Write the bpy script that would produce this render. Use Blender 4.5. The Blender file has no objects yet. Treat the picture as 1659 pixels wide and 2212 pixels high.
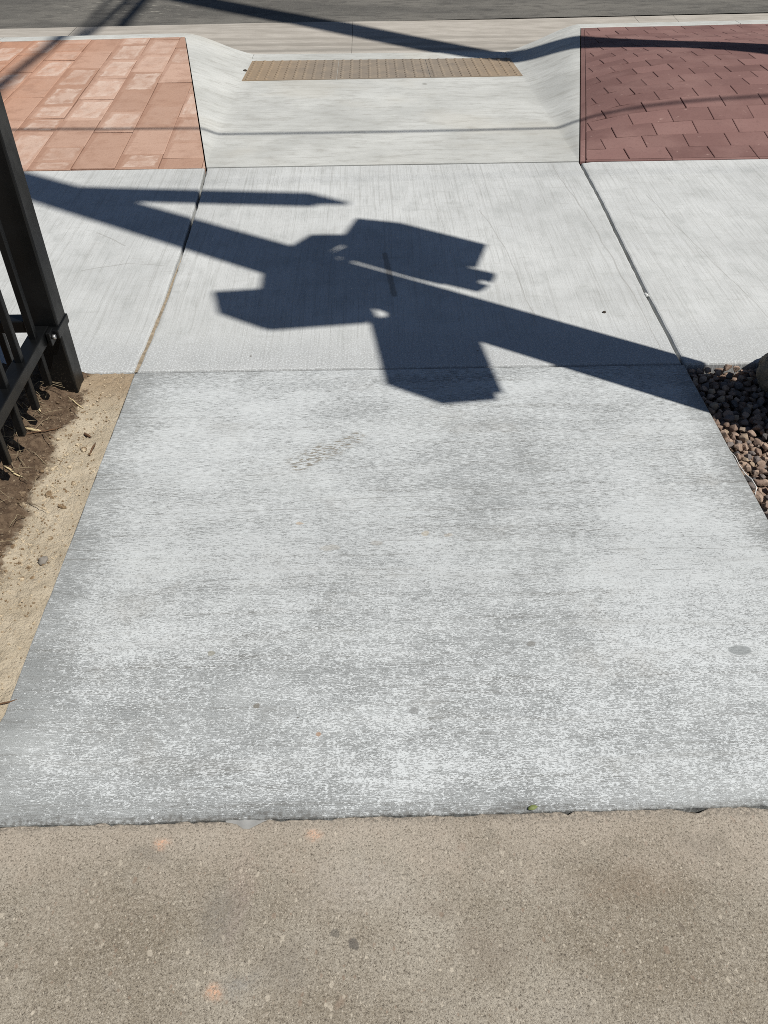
import bpy, bmesh, math, random
from mathutils import Vector, Matrix, noise as mn
random.seed(7)
SC = bpy.context.scene
COL = SC.collection

# ------------------------------------------------------------------ camera
PITCH, ROLL, YAW, CAMH = math.radians(41.75), math.radians(-0.5), math.radians(-0.75), 1.5
f = Vector((0, math.cos(PITCH), -math.sin(PITCH))); u = Vector((0, math.sin(PITCH), math.cos(PITCH))); r = Vector((1, 0, 0))
r2 = math.cos(ROLL)*r + math.sin(ROLL)*u; u2 = -math.sin(ROLL)*r + math.cos(ROLL)*u
Z = Matrix.Rotation(YAW, 3, 'Z'); r2, u2, f = Z@r2, Z@u2, Z@f
cd = bpy.data.cameras.new('camera'); cam = bpy.data.objects.new('camera', cd); COL.objects.link(cam)
cam.matrix_world = Matrix(((r2.x, u2.x, -f.x, 0), (r2.y, u2.y, -f.y, 0), (r2.z, u2.z, -f.z, CAMH), (0, 0, 0, 1)))
cd.sensor_fit = 'HORIZONTAL'; cd.sensor_width = 36; cd.lens = 1790/1659*36
cd.clip_start = 0.05; cd.clip_end = 3000
SC.camera = cam

# ------------------------------------------------------------------ light
EL = math.radians(60)
DH = Vector((-0.829, 0.559))                       # the way shadows fall on the ground
COT = 1/math.tan(EL)
L = Vector((DH.x*math.cos(EL), DH.y*math.cos(EL), -math.sin(EL)))
sd = bpy.data.lights.new('sun', 'SUN'); sd.energy = 5.0; sd.angle = math.radians(0.53); sd.color = (1, 0.965, 0.90)
so = bpy.data.objects.new('sun', sd); COL.objects.link(so); so.rotation_euler = L.to_track_quat('-Z', 'Y').to_euler(); so.location = (6, -4, 12)
w = bpy.data.worlds.new('World'); SC.world = w; w.use_nodes = True
wn = w.node_tree; sky = wn.nodes.new('ShaderNodeTexSky'); sky.sky_type = 'NISHITA'; sky.sun_disc = False
sky.sun_elevation = EL; sky.sun_rotation = math.atan2(-DH.x, -DH.y)
sky.air_density = 1.0; sky.dust_density = 1.0; sky.altitude = 1500; sky.ozone_density = 0.6
wn.links.new(sky.outputs[0], wn.nodes['Background'].inputs[0]); wn.nodes['Background'].inputs[1].default_value = 0.05
SC.view_settings.view_transform = 'Standard'; SC.view_settings.look = 'None'
SC.cycles.use_denoising = False; SC.cycles.filter_width = 0.9
SC.view_settings.exposure = -0.19; SC.view_settings.gamma = 1; SC.view_settings.use_curve_mapping = False

# ------------------------------------------------------------------ shader helpers
def S(r_, g_, b_):
    def c(v):
        v /= 255
        return v/12.92 if v <= .04045 else ((v+.055)/1.055)**2.4
    return (c(r_), c(g_), c(b_), 1)
class Mt:
    def __init__(s, name, rough=.85, spec=.3):
        s.m = bpy.data.materials.new(name); s.m.use_nodes = True; s.nt = s.m.node_tree
        s.b = s.nt.nodes['Principled BSDF']; s.b.inputs['Roughness'].default_value = rough
        s.b.inputs['Specular IOR Level'].default_value = spec
        s._p = None
    def n(s, t): return s.nt.nodes.new(t)
    def put(s, sock, v):
        if isinstance(v, bpy.types.NodeSocket): s.nt.links.new(v, sock)
        else: sock.default_value = v
    def pos(s):
        if s._p is None: s._p = s.n('ShaderNodeNewGeometry').outputs['Position']
        return s._p
    def gen(s): return s.n('ShaderNodeTexCoord').outputs['Generated']
    def objc(s): return s.n('ShaderNodeTexCoord').outputs['Object']
    def rnd(s): return s.n('ShaderNodeObjectInfo').outputs['Random']
    def vm(s, op, a, b):
        n = s.n('ShaderNodeVectorMath'); n.operation = op; s.put(n.inputs[0], a); s.put(n.inputs[1], b)
        return n.outputs['Value'] if op in ('LENGTH', 'DISTANCE', 'DOT_PRODUCT') else n.outputs[0]
    def scl(s, v, k): return s.vm('MULTIPLY', v, k)
    def noise(s, v, scale=1, det=3, rough=.55, dist=0, col=False):
        n = s.n('ShaderNodeTexNoise'); s.put(n.inputs['Vector'], v); n.inputs['Scale'].default_value = scale
        n.inputs['Detail'].default_value = det; n.inputs['Roughness'].default_value = rough; n.inputs['Distortion'].default_value = dist
        return n.outputs['Color'] if col else n.outputs['Fac']
    def vor(s, v, scale, feat='F1', out='Distance', rnd=1):
        n = s.n('ShaderNodeTexVoronoi'); n.feature = feat; s.put(n.inputs['Vector'], v); n.inputs['Scale'].default_value = scale
        n.inputs['Randomness'].default_value = rnd
        return n.outputs[out]
    def mr(s, v, lo, hi, a=0, b=1, smooth=True):
        n = s.n('ShaderNodeMapRange'); n.clamp = True
        if smooth: n.interpolation_type = 'SMOOTHSTEP'
        s.put(n.inputs[0], v); s.put(n.inputs[1], lo); s.put(n.inputs[2], hi); s.put(n.inputs[3], a); s.put(n.inputs[4], b)
        return n.outputs[0]
    def ma(s, op, a, b=0.0, cl=False):
        n = s.n('ShaderNodeMath'); n.operation = op; n.use_clamp = cl; s.put(n.inputs[0], a); s.put(n.inputs[1], b)
        return n.outputs[0]
    def mul(s, a, b): return s.ma('MULTIPLY', a, b)
    def add(s, a, b): return s.ma('ADD', a, b)
    def mix(s, fac, a, b, mode='MIX'):
        n = s.n('ShaderNodeMix'); n.data_type = 'RGBA'; n.blend_type = mode
        s.put(n.inputs[0], fac); s.put(n.inputs[6], a); s.put(n.inputs[7], b)
        return n.outputs[2]
    def sep(s, v):
        n = s.n('ShaderNodeSeparateXYZ'); s.put(n.inputs[0], v); return n.outputs
    def warp(s, v, scale, amp, det=2):
        c = s.noise(v, scale, det, col=True)
        return s.vm('ADD', v, s.scl(s.vm('SUBTRACT', c, (.5, .5, .5)), (amp, amp, amp)))
    def spot(s, v, x, y, rx, ry, soft=.5, z=0):
        """1 inside an ellipse on the ground, fading out"""
        d = s.vm('LENGTH', s.scl(s.vm('SUBTRACT', s.scl(v, (1, 1, 0)), (x, y, 0)), (1/rx, 1/ry, 0)), (0, 0, 0))
        return s.mr(d, 1-soft, 1, 1, 0)
    def seg(s, v, x0, y0, x1, y1, wd, soft=.5):
        """1 along a straight mark on the ground"""
        ln = math.hypot(x1-x0, y1-y0); a = ((x1-x0)/ln, (y1-y0)/ln)
        q = s.vm('SUBTRACT', s.scl(v, (1, 1, 0)), ((x0+x1)/2, (y0+y1)/2, 0))
        t = s.ma('ABSOLUTE', s.vm('DOT_PRODUCT', q, (a[0], a[1], 0))); t = s.ma('MAXIMUM', s.add(t, -ln/2), 0)
        p = s.vm('DOT_PRODUCT', q, (-a[1], a[0], 0))
        d = s.ma('SQRT', s.add(s.mul(t, t), s.mul(p, p)))
        return s.mr(d, wd*(1-soft), wd, 1, 0)
    def bump(s, h, strength=.3, dist=.01):
        n = s.n('ShaderNodeBump'); n.inputs['Strength'].default_value = strength; n.inputs['Distance'].default_value = dist
        s.put(n.inputs['Height'], h); s.nt.links.new(n.outputs[0], s.b.inputs['Normal'])
    def done(s, col, rough=None):
        s.put(s.b.inputs['Base Color'], col)
        if rough is not None: s.put(s.b.inputs['Roughness'], rough)
        return s.m
def plain(name, col, rough=.6, metal=0, spec=.4, nz=.15, sc=40):
    m = Mt(name, rough, spec); m.b.inputs['Metallic'].default_value = metal
    n = m.noise(m.objc(), sc, 4)
    c = m.mix(m.mr(n, .3, .7, 0, 1), tuple(v*(1-nz) for v in col[:3])+(1,), tuple(min(1, v*(1+nz)) for v in col[:3])+(1,))
    m.bump(n, .1, .003)
    return m.done(c)

# ---- new walkway slab: white-flecked, broomed across
def mat_walkway():
    m = Mt('flecked_concrete', .8, .25); P = m.pos(); Pw = m.warp(P, 1.6, .06); xs = m.sep(P)
    cloud = m.noise(P, 1.9, 5, .62); cloud2 = m.noise(m.scl(P, (1, 1.5, 1)), 6, 5, .65)
    streak = m.noise(m.scl(Pw, (1.3, 60, 1)), 1, 5, .75)           # broom drags
    wide = m.noise(m.scl(Pw, (.7, 17, 1)), 1, 3, .6)
    fine = m.noise(m.scl(Pw, (14, 300, 1)), 1, 3, .65)
    grain = m.noise(P, 520, 3, .7)
    c = m.mix(m.mr(cloud2, .3, .7), S(144, 147, 147), S(164, 167, 167))
    c = m.mix(m.mul(m.mr(streak, .48, .68), .65), c, S(112, 111, 107))
    c = m.mix(m.mr(grain, .36, .52, .75, 0), c, S(80, 80, 77))
    # white flecks, denser in drifts, drawn out along the broom
    fl = m.add(m.mul(m.noise(m.scl(P, (135, 300, 1)), 1, 3, .72), .62), m.add(m.mul(m.noise(m.scl(P, (38, 70, 1)), 1, 4, .7), .30), m.mul(m.noise(P, 560, 2, .7), .16)))
    fl = m.add(fl, -.04)
    fl2 = m.noise(m.scl(Pw, (40, 420, 1)), 1, 4, .72)
    near = m.mr(xs[1], .85, 2.0, 1, 0)
    drift = m.add(m.mul(cloud, .55), m.add(m.mul(cloud2, .30), m.mul(wide, .35)))            # about .6
    thr = m.add(m.mul(drift, -.28), .656)
    Pb = m.warp(P, 2.5, .30, 4)
    for (x, y, a, b, k) in ((-.50, 2.05, .45, .40, -.055), (-.35, 1.62, .45, .22, -.03), (.75, 1.45, .35, .45, -.045), (.45, .92, .75, .12, -.03), (-.35, 1.05, .50, .20, .030), (.25, 1.75, .40, .30, .030), (.35, 1.28, .35, .10, .03), (-.1, 2.25, .9, .10, -.03)):
        thr = m.add(thr, m.mul(m.spot(Pb, x, y, a, b, .95), k*.6))
    thr = m.add(thr, m.add(m.mr(xs[0], -.82, -.62, .07, 0), m.mr(xs[0], .95, 1.06, 0, .07)))
    thr = m.add(thr, m.mul(m.mr(xs[1], .80, .86, 1, 0), .05))
    e1 = m.mr(fl, m.add(thr, -.005), m.add(thr, .045)); e2 = m.mr(fl2, m.add(thr, -.03), m.add(thr, .06))
    white = m.ma('MAXIMUM', m.mul(e1, m.mr(near, 0, 1, .55, .95)), m.mul(e2, m.mr(near, 0, 1, .85, .35)))
    c = m.mix(m.mul(white, .80), c, S(224, 228, 229))
    # broad pale bloom
    c = m.mix(m.mul(m.mr(m.noise(m.scl(P, (1, 1.7, 1)), 2.2, 4, .6), .46, .72), .20), c, S(212, 216, 215))
    # stains
    st = m.mr(m.noise(P, 2.7, 5, .7), .53, .72)
    c = m.mix(m.mul(st, .22), c, S(150, 144, 134))
    c = m.mix(m.mul(m.mr(wide, .56, .74), .22), c, S(138, 137, 132))
    P60 = m.warp(P, 42, .016)
    for yl, x0, x1 in ((1.565, -.75, 1.0), (1.44, -.5, .9), (1.52, -.1, 1.0), (1.70, -.7, .5), (1.75, -.2, .6), (1.86, -.75, .2)):
        ln = m.seg(m.warp(Pw, 5, .012), x0, yl-.012, x1, yl+.012, .0030, .6)
        c = m.mix(m.mul(m.mul(ln, m.mr(m.noise(P, 9, 3), .42, .6)), .30), c, S(104, 103, 98))
    Q = m.warp(P, 26, .03)
    tick = m.mr(m.noise(m.scl(m.vm('ADD', P, (3, 0, 0)), (45, 150, 1)), 1, 2), .50, .58)
    ft = m.ma('MAXIMUM', m.seg(Q, -.215, 1.90, -.16, 1.95, .055, .6), m.seg(Q, -.14, 1.95, -.06, 2.02, .04, .6))
    c = m.mix(m.mul(m.mul(ft, tick), .8), c, S(126, 118, 104))
    for (x, y, a, b, k, colr) in ((.824, 1.186, .030, .017, .8, (140, 144, 144)), (.351, 1.217, .013, .010, .8, (134, 133, 129)),
                            (-.382, 1.206, .009, .009, .7, (146, 142, 126)), (-.263, 1.061, .008, .008, .75, (120, 114, 103)),
                            (.074, 1.039, .011, .009, .7, (134, 135, 134)), (-.204, 1.642, .012, .006, .7, (184, 166, 144)),
                            (.13, 1.595, .012, .012, .5, (184, 172, 150)), (.19, 1.585, .016, .008, .4, (176, 164, 146)), (-.12, 1.545, .03, .012, .3, (166, 158, 142)), (0.0, 1.56, .02, .010, .35, (150, 142, 130)), (-.13, .985, .006, .007, .8, (170, 140, 116))):
        c = m.mix(m.mul(m.spot(P60, x, y, a, b, .25), k), c, S(*colr))
    for sc_, lo, hi in ((9, .010, .030), (23, .010, .040)):
        c = m.mix(m.mul(m.mr(m.vor(P, sc_), lo, hi, 1, 0), .75), c, S(92, 88, 82))
    gr = m.mul(m.mr(m.add(xs[1], m.mul(m.add(cloud2, -.5), .05)), .80, .825, 1, 0), m.mr(m.noise(P, 110, 3), .4, .62))
    c = m.mix(m.mul(gr, .7), c, S(96, 94, 90))
    m.bump(m.add(m.mul(streak, .5), m.add(m.mul(fine, .5), m.add(m.mul(grain, .4), m.mul(white, .3)))), .5, .004)
    return m.done(c)

# ---- sidewalk slabs: broomed along the walk direction
def mat_sidewalk():
    m = Mt('broomed_concrete', .82, .25); P = m.pos(); xs = m.sep(P)
    bend = m.warp(m.warp(P, .6, .06, 1), 3, .006, 2)
    cloud = m.noise(P, 1.7, 5, .62); c2 = m.noise(m.scl(P, (1.6, 1, 1)), 7, 5, .65)
    br = m.noise(m.scl(bend, (85, .8, 1)), 1, 5, .78); fine = m.noise(m.scl(bend, (260, 5, 1)), 1, 4, .7)
    cross = m.noise(m.scl(P, (7, 40, 1)), 1, 4, .7)
    grain = m.noise(P, 520, 3, .7)
    c = m.mix(m.mr(cloud, .3, .7), S(192, 194, 193), S(211, 213, 212))
    c = m.mix(m.mr(c2, .46, .72, 0, .42), c, S(168, 171, 169))
    c = m.mix(m.mr(c2, .25, .45, .35, 0), c, S(214, 217, 218))
    c = m.mix(m.mul(m.mr(br, .47, .70), .40), c, S(146, 146, 141))
    c = m.mix(m.mr(fine, .50, .72, 0, .42), c, S(134, 133, 128))
    c = m.mix(m.mr(cross, .52, .75, 0, .30), c, S(156, 156, 151))
    c = m.mix(m.mr(grain, .34, .52, .55, 0), c, S(112, 111, 107))
    # white flecks on greyer cement along the front edge
    fr = m.mr(xs[1], 2.40, 2.95, 1, 0)
    fl = m.noise(m.scl(P, (150, 210, 1)), 1, 4, .72)
    c = m.mix(m.mul(m.mr(m.add(fr, m.mul(m.add(cloud, -.5), 1.4)), .3, 1), .55), c, S(158, 160, 161))
    c = m.mix(m.mul(m.mul(m.mr(fl, .50, .60), fr), .6), c, S(222, 226, 227))
    Q = m.warp(P, 3, .04)
    c = m.mix(m.mul(m.seg(m.warp(P, 30, .01), .055, 3.30, .085, 2.93, .016, .6), .6), c, S(120, 114, 106))
    for ln in ((.50, 3.75, .56, 3.35, .003), (.56, 3.35, .60, 2.75, .003), (.93, 4.30, .98, 3.6, .004), (.98, 3.6, 1.0, 2.9, .004), (1.0, 2.9, 1.0, 2.5, .003),
               (-1.0, 3.25, -1.18, 3.18, .005), (-.85, 3.22, -1.0, 3.25, .003), (-1.05, 3.42, -1.2, 3.55, .005), (.30, 4.0, .33, 3.3, .002), (1.30, 3.9, 1.42, 3.0, .003), (1.42, 3.0, 1.46, 2.6, .003)):
        c = m.mix(m.mul(m.seg(Q, *ln), .30), c, S(122, 119, 112))
    for sc_, lo, hi, k in ((3.7, .010, .022, .8), (11, .006, .018, .6)):
        c = m.mix(m.mul(m.mr(m.vor(P, sc_), lo, hi, 1, 0), k), c, S(100, 95, 86))
    m.bump(m.add(m.mul(br, .6), m.add(m.mul(fine, .4), m.mul(grain, .2))), .45, .004)
    return m.done(c)

def mat_ramp():
    m = Mt('ramp_concrete', .85, .2); P = m.pos()
    cloud = m.noise(P, 1.6, 5, .65); sm = m.noise(m.scl(P, (7, 15, 7)), 1, 6, .72); lines = m.noise(m.scl(m.warp(P, 1.2, .1), (1.8, 42, 2)), 1, 5, .75)
    c = m.mix(m.mr(cloud, .3, .7), S(182, 183, 179), S(203, 204, 200))
    c = m.mix(m.mr(sm, .46, .70, 0, .6), c, S(160, 159, 153))
    c = m.mix(m.mr(sm, .25, .44, .5, 0), c, S(214, 214, 210))
    c = m.mix(m.mr(lines, .50, .70, 0, .38), c, S(154, 153, 148))
    c = m.mix(m.mr(m.noise(P, 260, 3, .7), .3, .5, .4, 0), c, S(130, 128, 122))
    c = m.mix(m.mr(m.noise(P, 1.1, 3), .5, .68, 0, .25), c, S(196, 190, 176))
    for sc_, k in ((2.6, .8), (6, .6)):
        c = m.mix(m.mul(m.mr(m.vor(P, sc_), .010, .024, 1, 0), k), c, S(106, 101, 92))
    c = m.mix(m.mul(m.spot(m.warp(P, 40, .02), .39, 6.27, .022, .045), .55), c, S(130, 128, 122))
    m.bump(m.add(lines, m.mul(sm, .5)), .35, .005)
    return m.done(c)

def mat_gutter():
    m = Mt('gutter_concrete', .85, .2); P = m.pos(); xs = m.sep(P)
    yy = m.add(xs[1], m.mul(xs[0], -.0493))
    lines = m.noise(m.scl(P, (.6, 30, 1)), 1, 5, .7); mot = m.noise(m.scl(P, (3, 10, 1)), 1, 5, .7)
    c = m.mix(m.mr(mot, .3, .7), S(162, 156, 147), S(184, 178, 169))
    w_ = m.add(yy, m.mul(m.add(m.noise(m.scl(P, (1.2, 5, 1)), 1, 4, .65), -.5), .16))
    for lo, hi, k, colr in ((7.42, 7.47, .4, (206, 202, 194)), (7.50, 7.58, .6, (128, 124, 117)), (7.66, 7.76, .5, (134, 129, 121)), (7.86, 7.93, .35, (136, 131, 123))):
        b_ = m.mul(m.mr(w_, lo-.02, lo+.02), m.mr(w_, hi-.03, hi+.03, 1, 0))
        c = m.mix(m.mul(b_, k), c, S(*colr))
    c = m.mix(m.mr(lines, .48, .72, 0, .5), c, S(134, 128, 119))
    c = m.mix(m.mr(m.noise(P, 220, 3, .7), .3, .5, .4, 0), c, S(112, 107, 99))
    m.bump(m.add(lines, mot), .3, .004)
    return m.done(c)

def mat_asphalt():
    m = Mt('worn_asphalt', .9, .2); P = m.pos()
    big = m.noise(m.scl(P, (.8, 2.2, 1)), 1.2, 4, .6); ag = m.noise(P, 190, 3, .7); mid = m.noise(m.scl(P, (6, 14, 1)), 1, 4, .65)
    c = m.mix(m.mr(big, .35, .65), S(88, 86, 82), S(112, 109, 103))
    c = m.mix(m.mr(ag, .45, .75, 0, .6), c, S(146, 143, 136))
    c = m.mix(m.mr(ag, .30, .46, .55, 0), c, S(70, 68, 66))
    c = m.mix(m.mr(mid, .48, .68, 0, .6), c, S(78, 76, 73))
    pale = m.mul(m.mr(m.noise(m.scl(P, (9, 22, 1)), 1, 3, .6), .60, .66), m.spot(P, -2.2, 9.1, 1.1, .8, .8))
    c = m.mix(m.mul(pale, .5), c, S(176, 172, 160))
    m.bump(ag, .5, .006)
    return m.done(c)

# ---- the old pavement in front: worn, sandy, stones showing
def mat_old():
    m = Mt('old_sandy_concrete', .88, .2); P = m.pos(); xs = m.sep(P)
    big = m.noise(P, 2.4, 5, .62); mid = m.noise(P, 8, 6, .7); g0 = m.noise(P, 120, 4, .75); g1 = m.noise(P, 270, 4, .75); g2 = m.noise(P, 620, 2, .7)
    c = m.mix(m.mr(big, .32, .68), S(140, 130, 114), S(176, 168, 154))
    c = m.mix(m.mr(mid, .48, .72, 0, .5), c, S(136, 124, 106))
    c = m.mix(m.mr(mid, .25, .46, .4, 0), c, S(164, 158, 148))
    c = m.mix(m.mr(g0, .53, .66, 0, .50), c, S(190, 181, 166)); c = m.mix(m.mr(g0, .34, .46, .6, 0), c, S(106, 97, 85))
    c = m.mix(m.mr(g1, .55, .64, 0, .55), c, S(198, 190, 176)); c = m.mix(m.mr(g1, .37, .45, .85, 0), c, S(84, 77, 68))
    c = m.mix(m.mr(g2, .37, .47, .5, 0), c, S(76, 69, 62)); c = m.mix(m.mr(g2, .56, .66, 0, .28), c, S(204, 197, 186))
    # aggregate showing through: small chips and the odd larger stone, of mixed size and tone
    for sc_, pick, r0, r1, k in ((210, .72, .25, .45, .8), (105, .80, .22, .36, .7), (58, .86, .18, .30, .65), (27, .90, .14, .26, .55)):
        Pq = m.warp(m.scl(P, (1, .75, 1)), sc_*1.4, .75/sc_, 3)
        v = m.n('ShaderNodeTexVoronoi'); m.put(v.inputs['Vector'], Pq); v.inputs['Scale'].default_value = sc_
        sel = m.sep(v.outputs['Color']); size = m.mr(sel[2], 0, 1, .5, 1.15)
        st = m.mul(m.mr(m.ma('DIVIDE', v.outputs['Distance'], size), r0, r1, 1, 0), m.mr(sel[0], pick, pick+.02))
        tone = m.mix(m.mr(sel[1], .50, .6), S(200, 190, 173), m.mix(m.mr(sel[2], .3, .7), S(110, 100, 90), S(146, 128, 112)))
        c = m.mix(m.mul(st, k), c, tone)
    film = m.mr(m.add(xs[1], m.mul(m.add(mid, -.5), .5)), .60, .84)
    c = m.mix(m.mul(m.mul(film, m.mr(g1, .40, .52, .25, 1)), .55), c, S(190, 178, 164))
    Q = m.warp(m.warp(P, 7, .12, 3), 40, .02, 3)
    for x, y, a, b, k, colr in ((-.05, .66, .15, .07, .35, (192, 183, 173)), (-.28, .62, .07, .09, .45, (120, 117, 113)), (-.224, .52, .05, .035, .5, (142, 142, 140)),
                                (-.26, .66, .03, .14, .14, (196, 166, 158)), (.45, .66, .16, .05, .30, (130, 108, 88)), (.18, .56, .10, .06, .35, (118, 104, 92)),
                                (-.43, .72, .05, .035, .45, (118, 113, 106)), (-.16, .545, .06, .07, .35, (114, 108, 102)), (.10, .63, .09, .03, .3, (118, 102, 88)), (.60, .73, .06, .05, .4, (120, 112, 102)), (-.55, .62, .1, .1, .25, (170, 160, 146))):
        c = m.mix(m.mul(m.mul(m.spot(Q, x, y, a, b, .95), m.mr(g0, .38, .58, .35, 1)), k*.9), c, S(*colr))
    for (x, y) in ((-.413, .755), (-.128, .765), (-.281, .498)):
        fleck = m.mr(m.noise(P, 190, 4, .7), .44, .58)
        c = m.mix(m.mul(m.mul(m.spot(m.warp(P, 70, .02), x, y, .019, .017, .95), fleck), .5), c, S(246, 186, 148))
        c = m.mix(m.mul(m.spot(m.warp(P, 70, .02), x, y, .024, .020, .95), .20), c, S(238, 190, 158))
    c = m.mix(m.mul(m.spot(m.warp(P, 60, .015), -.05, .568, .009, .010, .3), .7), c, S(92, 88, 84))
    c = m.mix(m.mul(m.spot(m.warp(P, 60, .015), -.083, .585, .008, .008, .3), .6), c, S(100, 96, 90))
    gr = m.mul(m.mr(m.add(xs[1], m.mul(m.add(mid, -.5), .05)), .775, .80, 0, 1), m.mr(m.noise(P, 120, 4), .42, .6))
    c = m.mix(m.mul(gr, .6), c, S(96, 91, 84))
    m.bump(m.add(m.mul(g0, .4), m.add(m.mul(g1, .7), m.mul(g2, .4))), .7, .004)
    return m.done(c)

def mat_paver():
    m = Mt('sandstone_paver', .85, .2); P = m.pos(); G = m.gen(); R_ = m.rnd()
    n1 = m.noise(P, 7, 5, .65); n2 = m.noise(P, 60, 4, .65); gp = m.noise(P, 300, 3, .7)
    c = m.mix(R_, S(172, 138, 119), S(200, 169, 151))
    xs = m.sep(P)
    c = m.mix(m.mul(m.mr(xs[0], -1.6, -2.5), .6), c, S(190, 140, 112))     # the far side by the fence is more orange
    c = m.mix(m.mr(n1, .45, .7, 0, .5), c, S(154, 118, 99))
    # chalky bloom: an uneven block inside each paver, brighter along its rim
    seed = m.n('ShaderNodeCombineXYZ'); m.put(seed.inputs[0], m.mul(R_, 37)); m.put(seed.inputs[1], m.mul(R_, 91))
    gs = m.vm('ADD', G, seed.outputs[0]); gw = m.vm('ADD', G, m.scl(m.vm('SUBTRACT', m.noise(gs, 2.6, 5, .65, col=True), (.5, .5, .5)), (.26, .20, 0)))
    q = m.vm('ABSOLUTE', m.vm('SUBTRACT', gw, (.56, .50, .5)), (0, 0, 0)); qs = m.sep(q)
    box = m.mul(m.mr(qs[0], .30, .36, 1, 0), m.mr(qs[1], .36, .41, 1, 0))
    ring = m.mul(box, m.ma('MAXIMUM', m.mr(qs[0], .16, .33), m.mr(qs[1], .24, .38)))
    k = m.mr(m.ma('FRACT', m.mul(R_, 7.31)), .25, .9, .0, .75)
    pat = m.mr(m.noise(gs, 3.1, 4, .6), .36, .60, .15, 1)
    c = m.mix(m.mul(m.mul(m.add(m.mul(box, .65), m.mul(ring, .35)), k), pat), c, S(216, 196, 182))
    # darker band down the left side of each paver
    c = m.mix(m.mul(m.mr(m.sep(G)[0], .12, .17, 1, 0), .35), c, S(150, 110, 90))
    c = m.mix(m.mr(n2, .52, .8, 0, .4), c, S(138, 105, 88))
    c = m.mix(m.mr(n2, .2, .42, .3, 0), c, S(206, 180, 162))
    c = m.mix(m.mr(gp, .3, .5, .35, 0), c, S(126, 96, 80))
    m.bump(m.add(n2, m.add(m.mul(gp, .4), m.mul(n1, .6))), .4, .006)
    return m.done(c)

def mat_brick():
    m = Mt('red_stamped_brick', .85, .2); P = m.pos(); R_ = m.rnd()
    n1 = m.noise(P, 4, 4, .6); n2 = m.noise(P, 70, 4, .6); n3 = m.noise(P, 16, 4, .6)
    c = m.mix(R_, S(112, 84, 80), S(134, 103, 98))
    c = m.mix(m.mr(n1, .4, .7, 0, .6), c, S(144, 114, 108))
    c = m.mix(m.mr(n3, .55, .78, 0, .4), c, S(106, 80, 77))
    c = m.mix(m.mr(n2, .52, .8, 0, .5), c, S(102, 77, 74))
    c = m.mix(m.mul(m.mr(m.noise(P, 24, 3), .66, .76), .4), c, S(186, 160, 150))
    m.bump(n2, .35, .005)
    return m.done(c)

def dirtmask(m, P):
    xs = m.sep(m.warp(m.warp(P, 8, .13, 4), 55, .045, 3))
    return m.mr(xs[0], -.965, -.935, 1, 0)

def mat_dirt():
    m = Mt('sandy_soil', .95, .1); P = m.pos(); dm = dirtmask(m, P); xs = m.sep(P)
    n1 = m.noise(P, 12, 4, .6); n2 = m.noise(P, 140, 4, .7); n3 = m.noise(P, 45, 4, .6)
    sand = m.mix(m.mr(n1, .3, .7), S(182, 169, 147), S(203, 190, 168))
    sand = m.mix(m.mr(n2, .52, .78, 0, .5), sand, S(158, 136, 106)); sand = m.mix(m.mr(n3, .58, .75, 0, .4), sand, S(150, 128, 98))
    back = m.mr(m.add(xs[1], m.mul(m.add(n1, -.5), .25)), 2.15, 2.36)
    sand = m.mix(m.mul(back, .6), sand, S(150, 126, 98))
    dark = m.mix(m.mr(n3, .35, .65), S(92, 76, 62), S(120, 102, 84))
    dark = m.mix(m.mr(n2, .5, .8, 0, .6), dark, S(66, 54, 44)); dark = m.mix(m.mr(n2, .2, .4, .4, 0), dark, S(146, 128, 106))
    m.bump(m.add(n2, n3), .8, .012)
    return m.done(m.mix(dm, sand, dark))
def mat_clod():
    m = Mt('soil_clods', .95, .1); P = m.pos(); dm = dirtmask(m, P)
    c = m.mix(m.mr(m.noise(P, 35, 2), .42, .56), S(198, 182, 156), S(132, 112, 88))
    c = m.mix(m.mul(dm, .8), c, m.mix(m.mr(m.noise(P, 50, 2), .5, .62), S(90, 74, 60), S(134, 116, 96)))
    m.bump(m.noise(P, 200, 3), .6, .006)
    return m.done(c)
def mat_stone():
    m = Mt('river_gravel', .8, .25); P = m.pos(); R_ = m.rnd()
    isl = m.n('ShaderNodeNewGeometry').outputs['Random Per Island']
    k = m.ma('FRACT', m.add(m.mul(R_, 13.7), isl))
    c = m.mix(m.mr(k, .1, .5), S(136, 116, 103), S(172, 150, 133))
    c = m.mix(m.mr(k, .66, .72), c, S(122, 114, 110)); c = m.mix(m.mr(k, .84, .87), c, S(176, 156, 134)); c = m.mix(m.mr(k, .94, .96), c, S(92, 90, 90))
    n = m.noise(P, 90, 4, .65)
    c = m.mix(m.mr(n, .45, .75, 0, .5), c, S(92, 76, 66)); c = m.mix(m.mr(n, .2, .42, .35, 0), c, S(186, 168, 150))
    m.bump(n, .5, .006)
    return m.done(c)
def mat_boulder():
    m = Mt('tan_boulder', .9, .15); P = m.pos(); n = m.noise(P, 30, 5, .65)
    c = m.mix(m.mr(n, .3, .7), S(128, 118, 104), S(158, 146, 128)); c = m.mix(m.mr(m.noise(P, 120, 3), .5, .75, 0, .5), c, S(104, 96, 86))
    m.bump(n, .8, .03)
    return m.done(c)
def mat_tactile():
    m = Mt('tan_tactile_plate', .7, .3); P = m.pos(); R_ = m.rnd()
    n = m.noise(m.scl(P, (1, 1, 1)), 6, 4, .6)
    xs = m.sep(P)
    ends = m.ma('MAXIMUM', m.mr(xs[0], -.9, -.2, 1, 0), m.mr(xs[0], .45, 1.0, 0, .7))
    c = m.mix(m.mr(n, .35, .65), S(134, 124, 112), S(146, 134, 119))
    c = m.mix(m.mul(ends, .55), c, S(160, 136, 106))
    c = m.mix(m.mr(m.noise(m.scl(P, (30, 12, 1)), 1, 4), .52, .75, 0, .45), c, S(118, 110, 102))
    return m.done(c)
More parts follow.
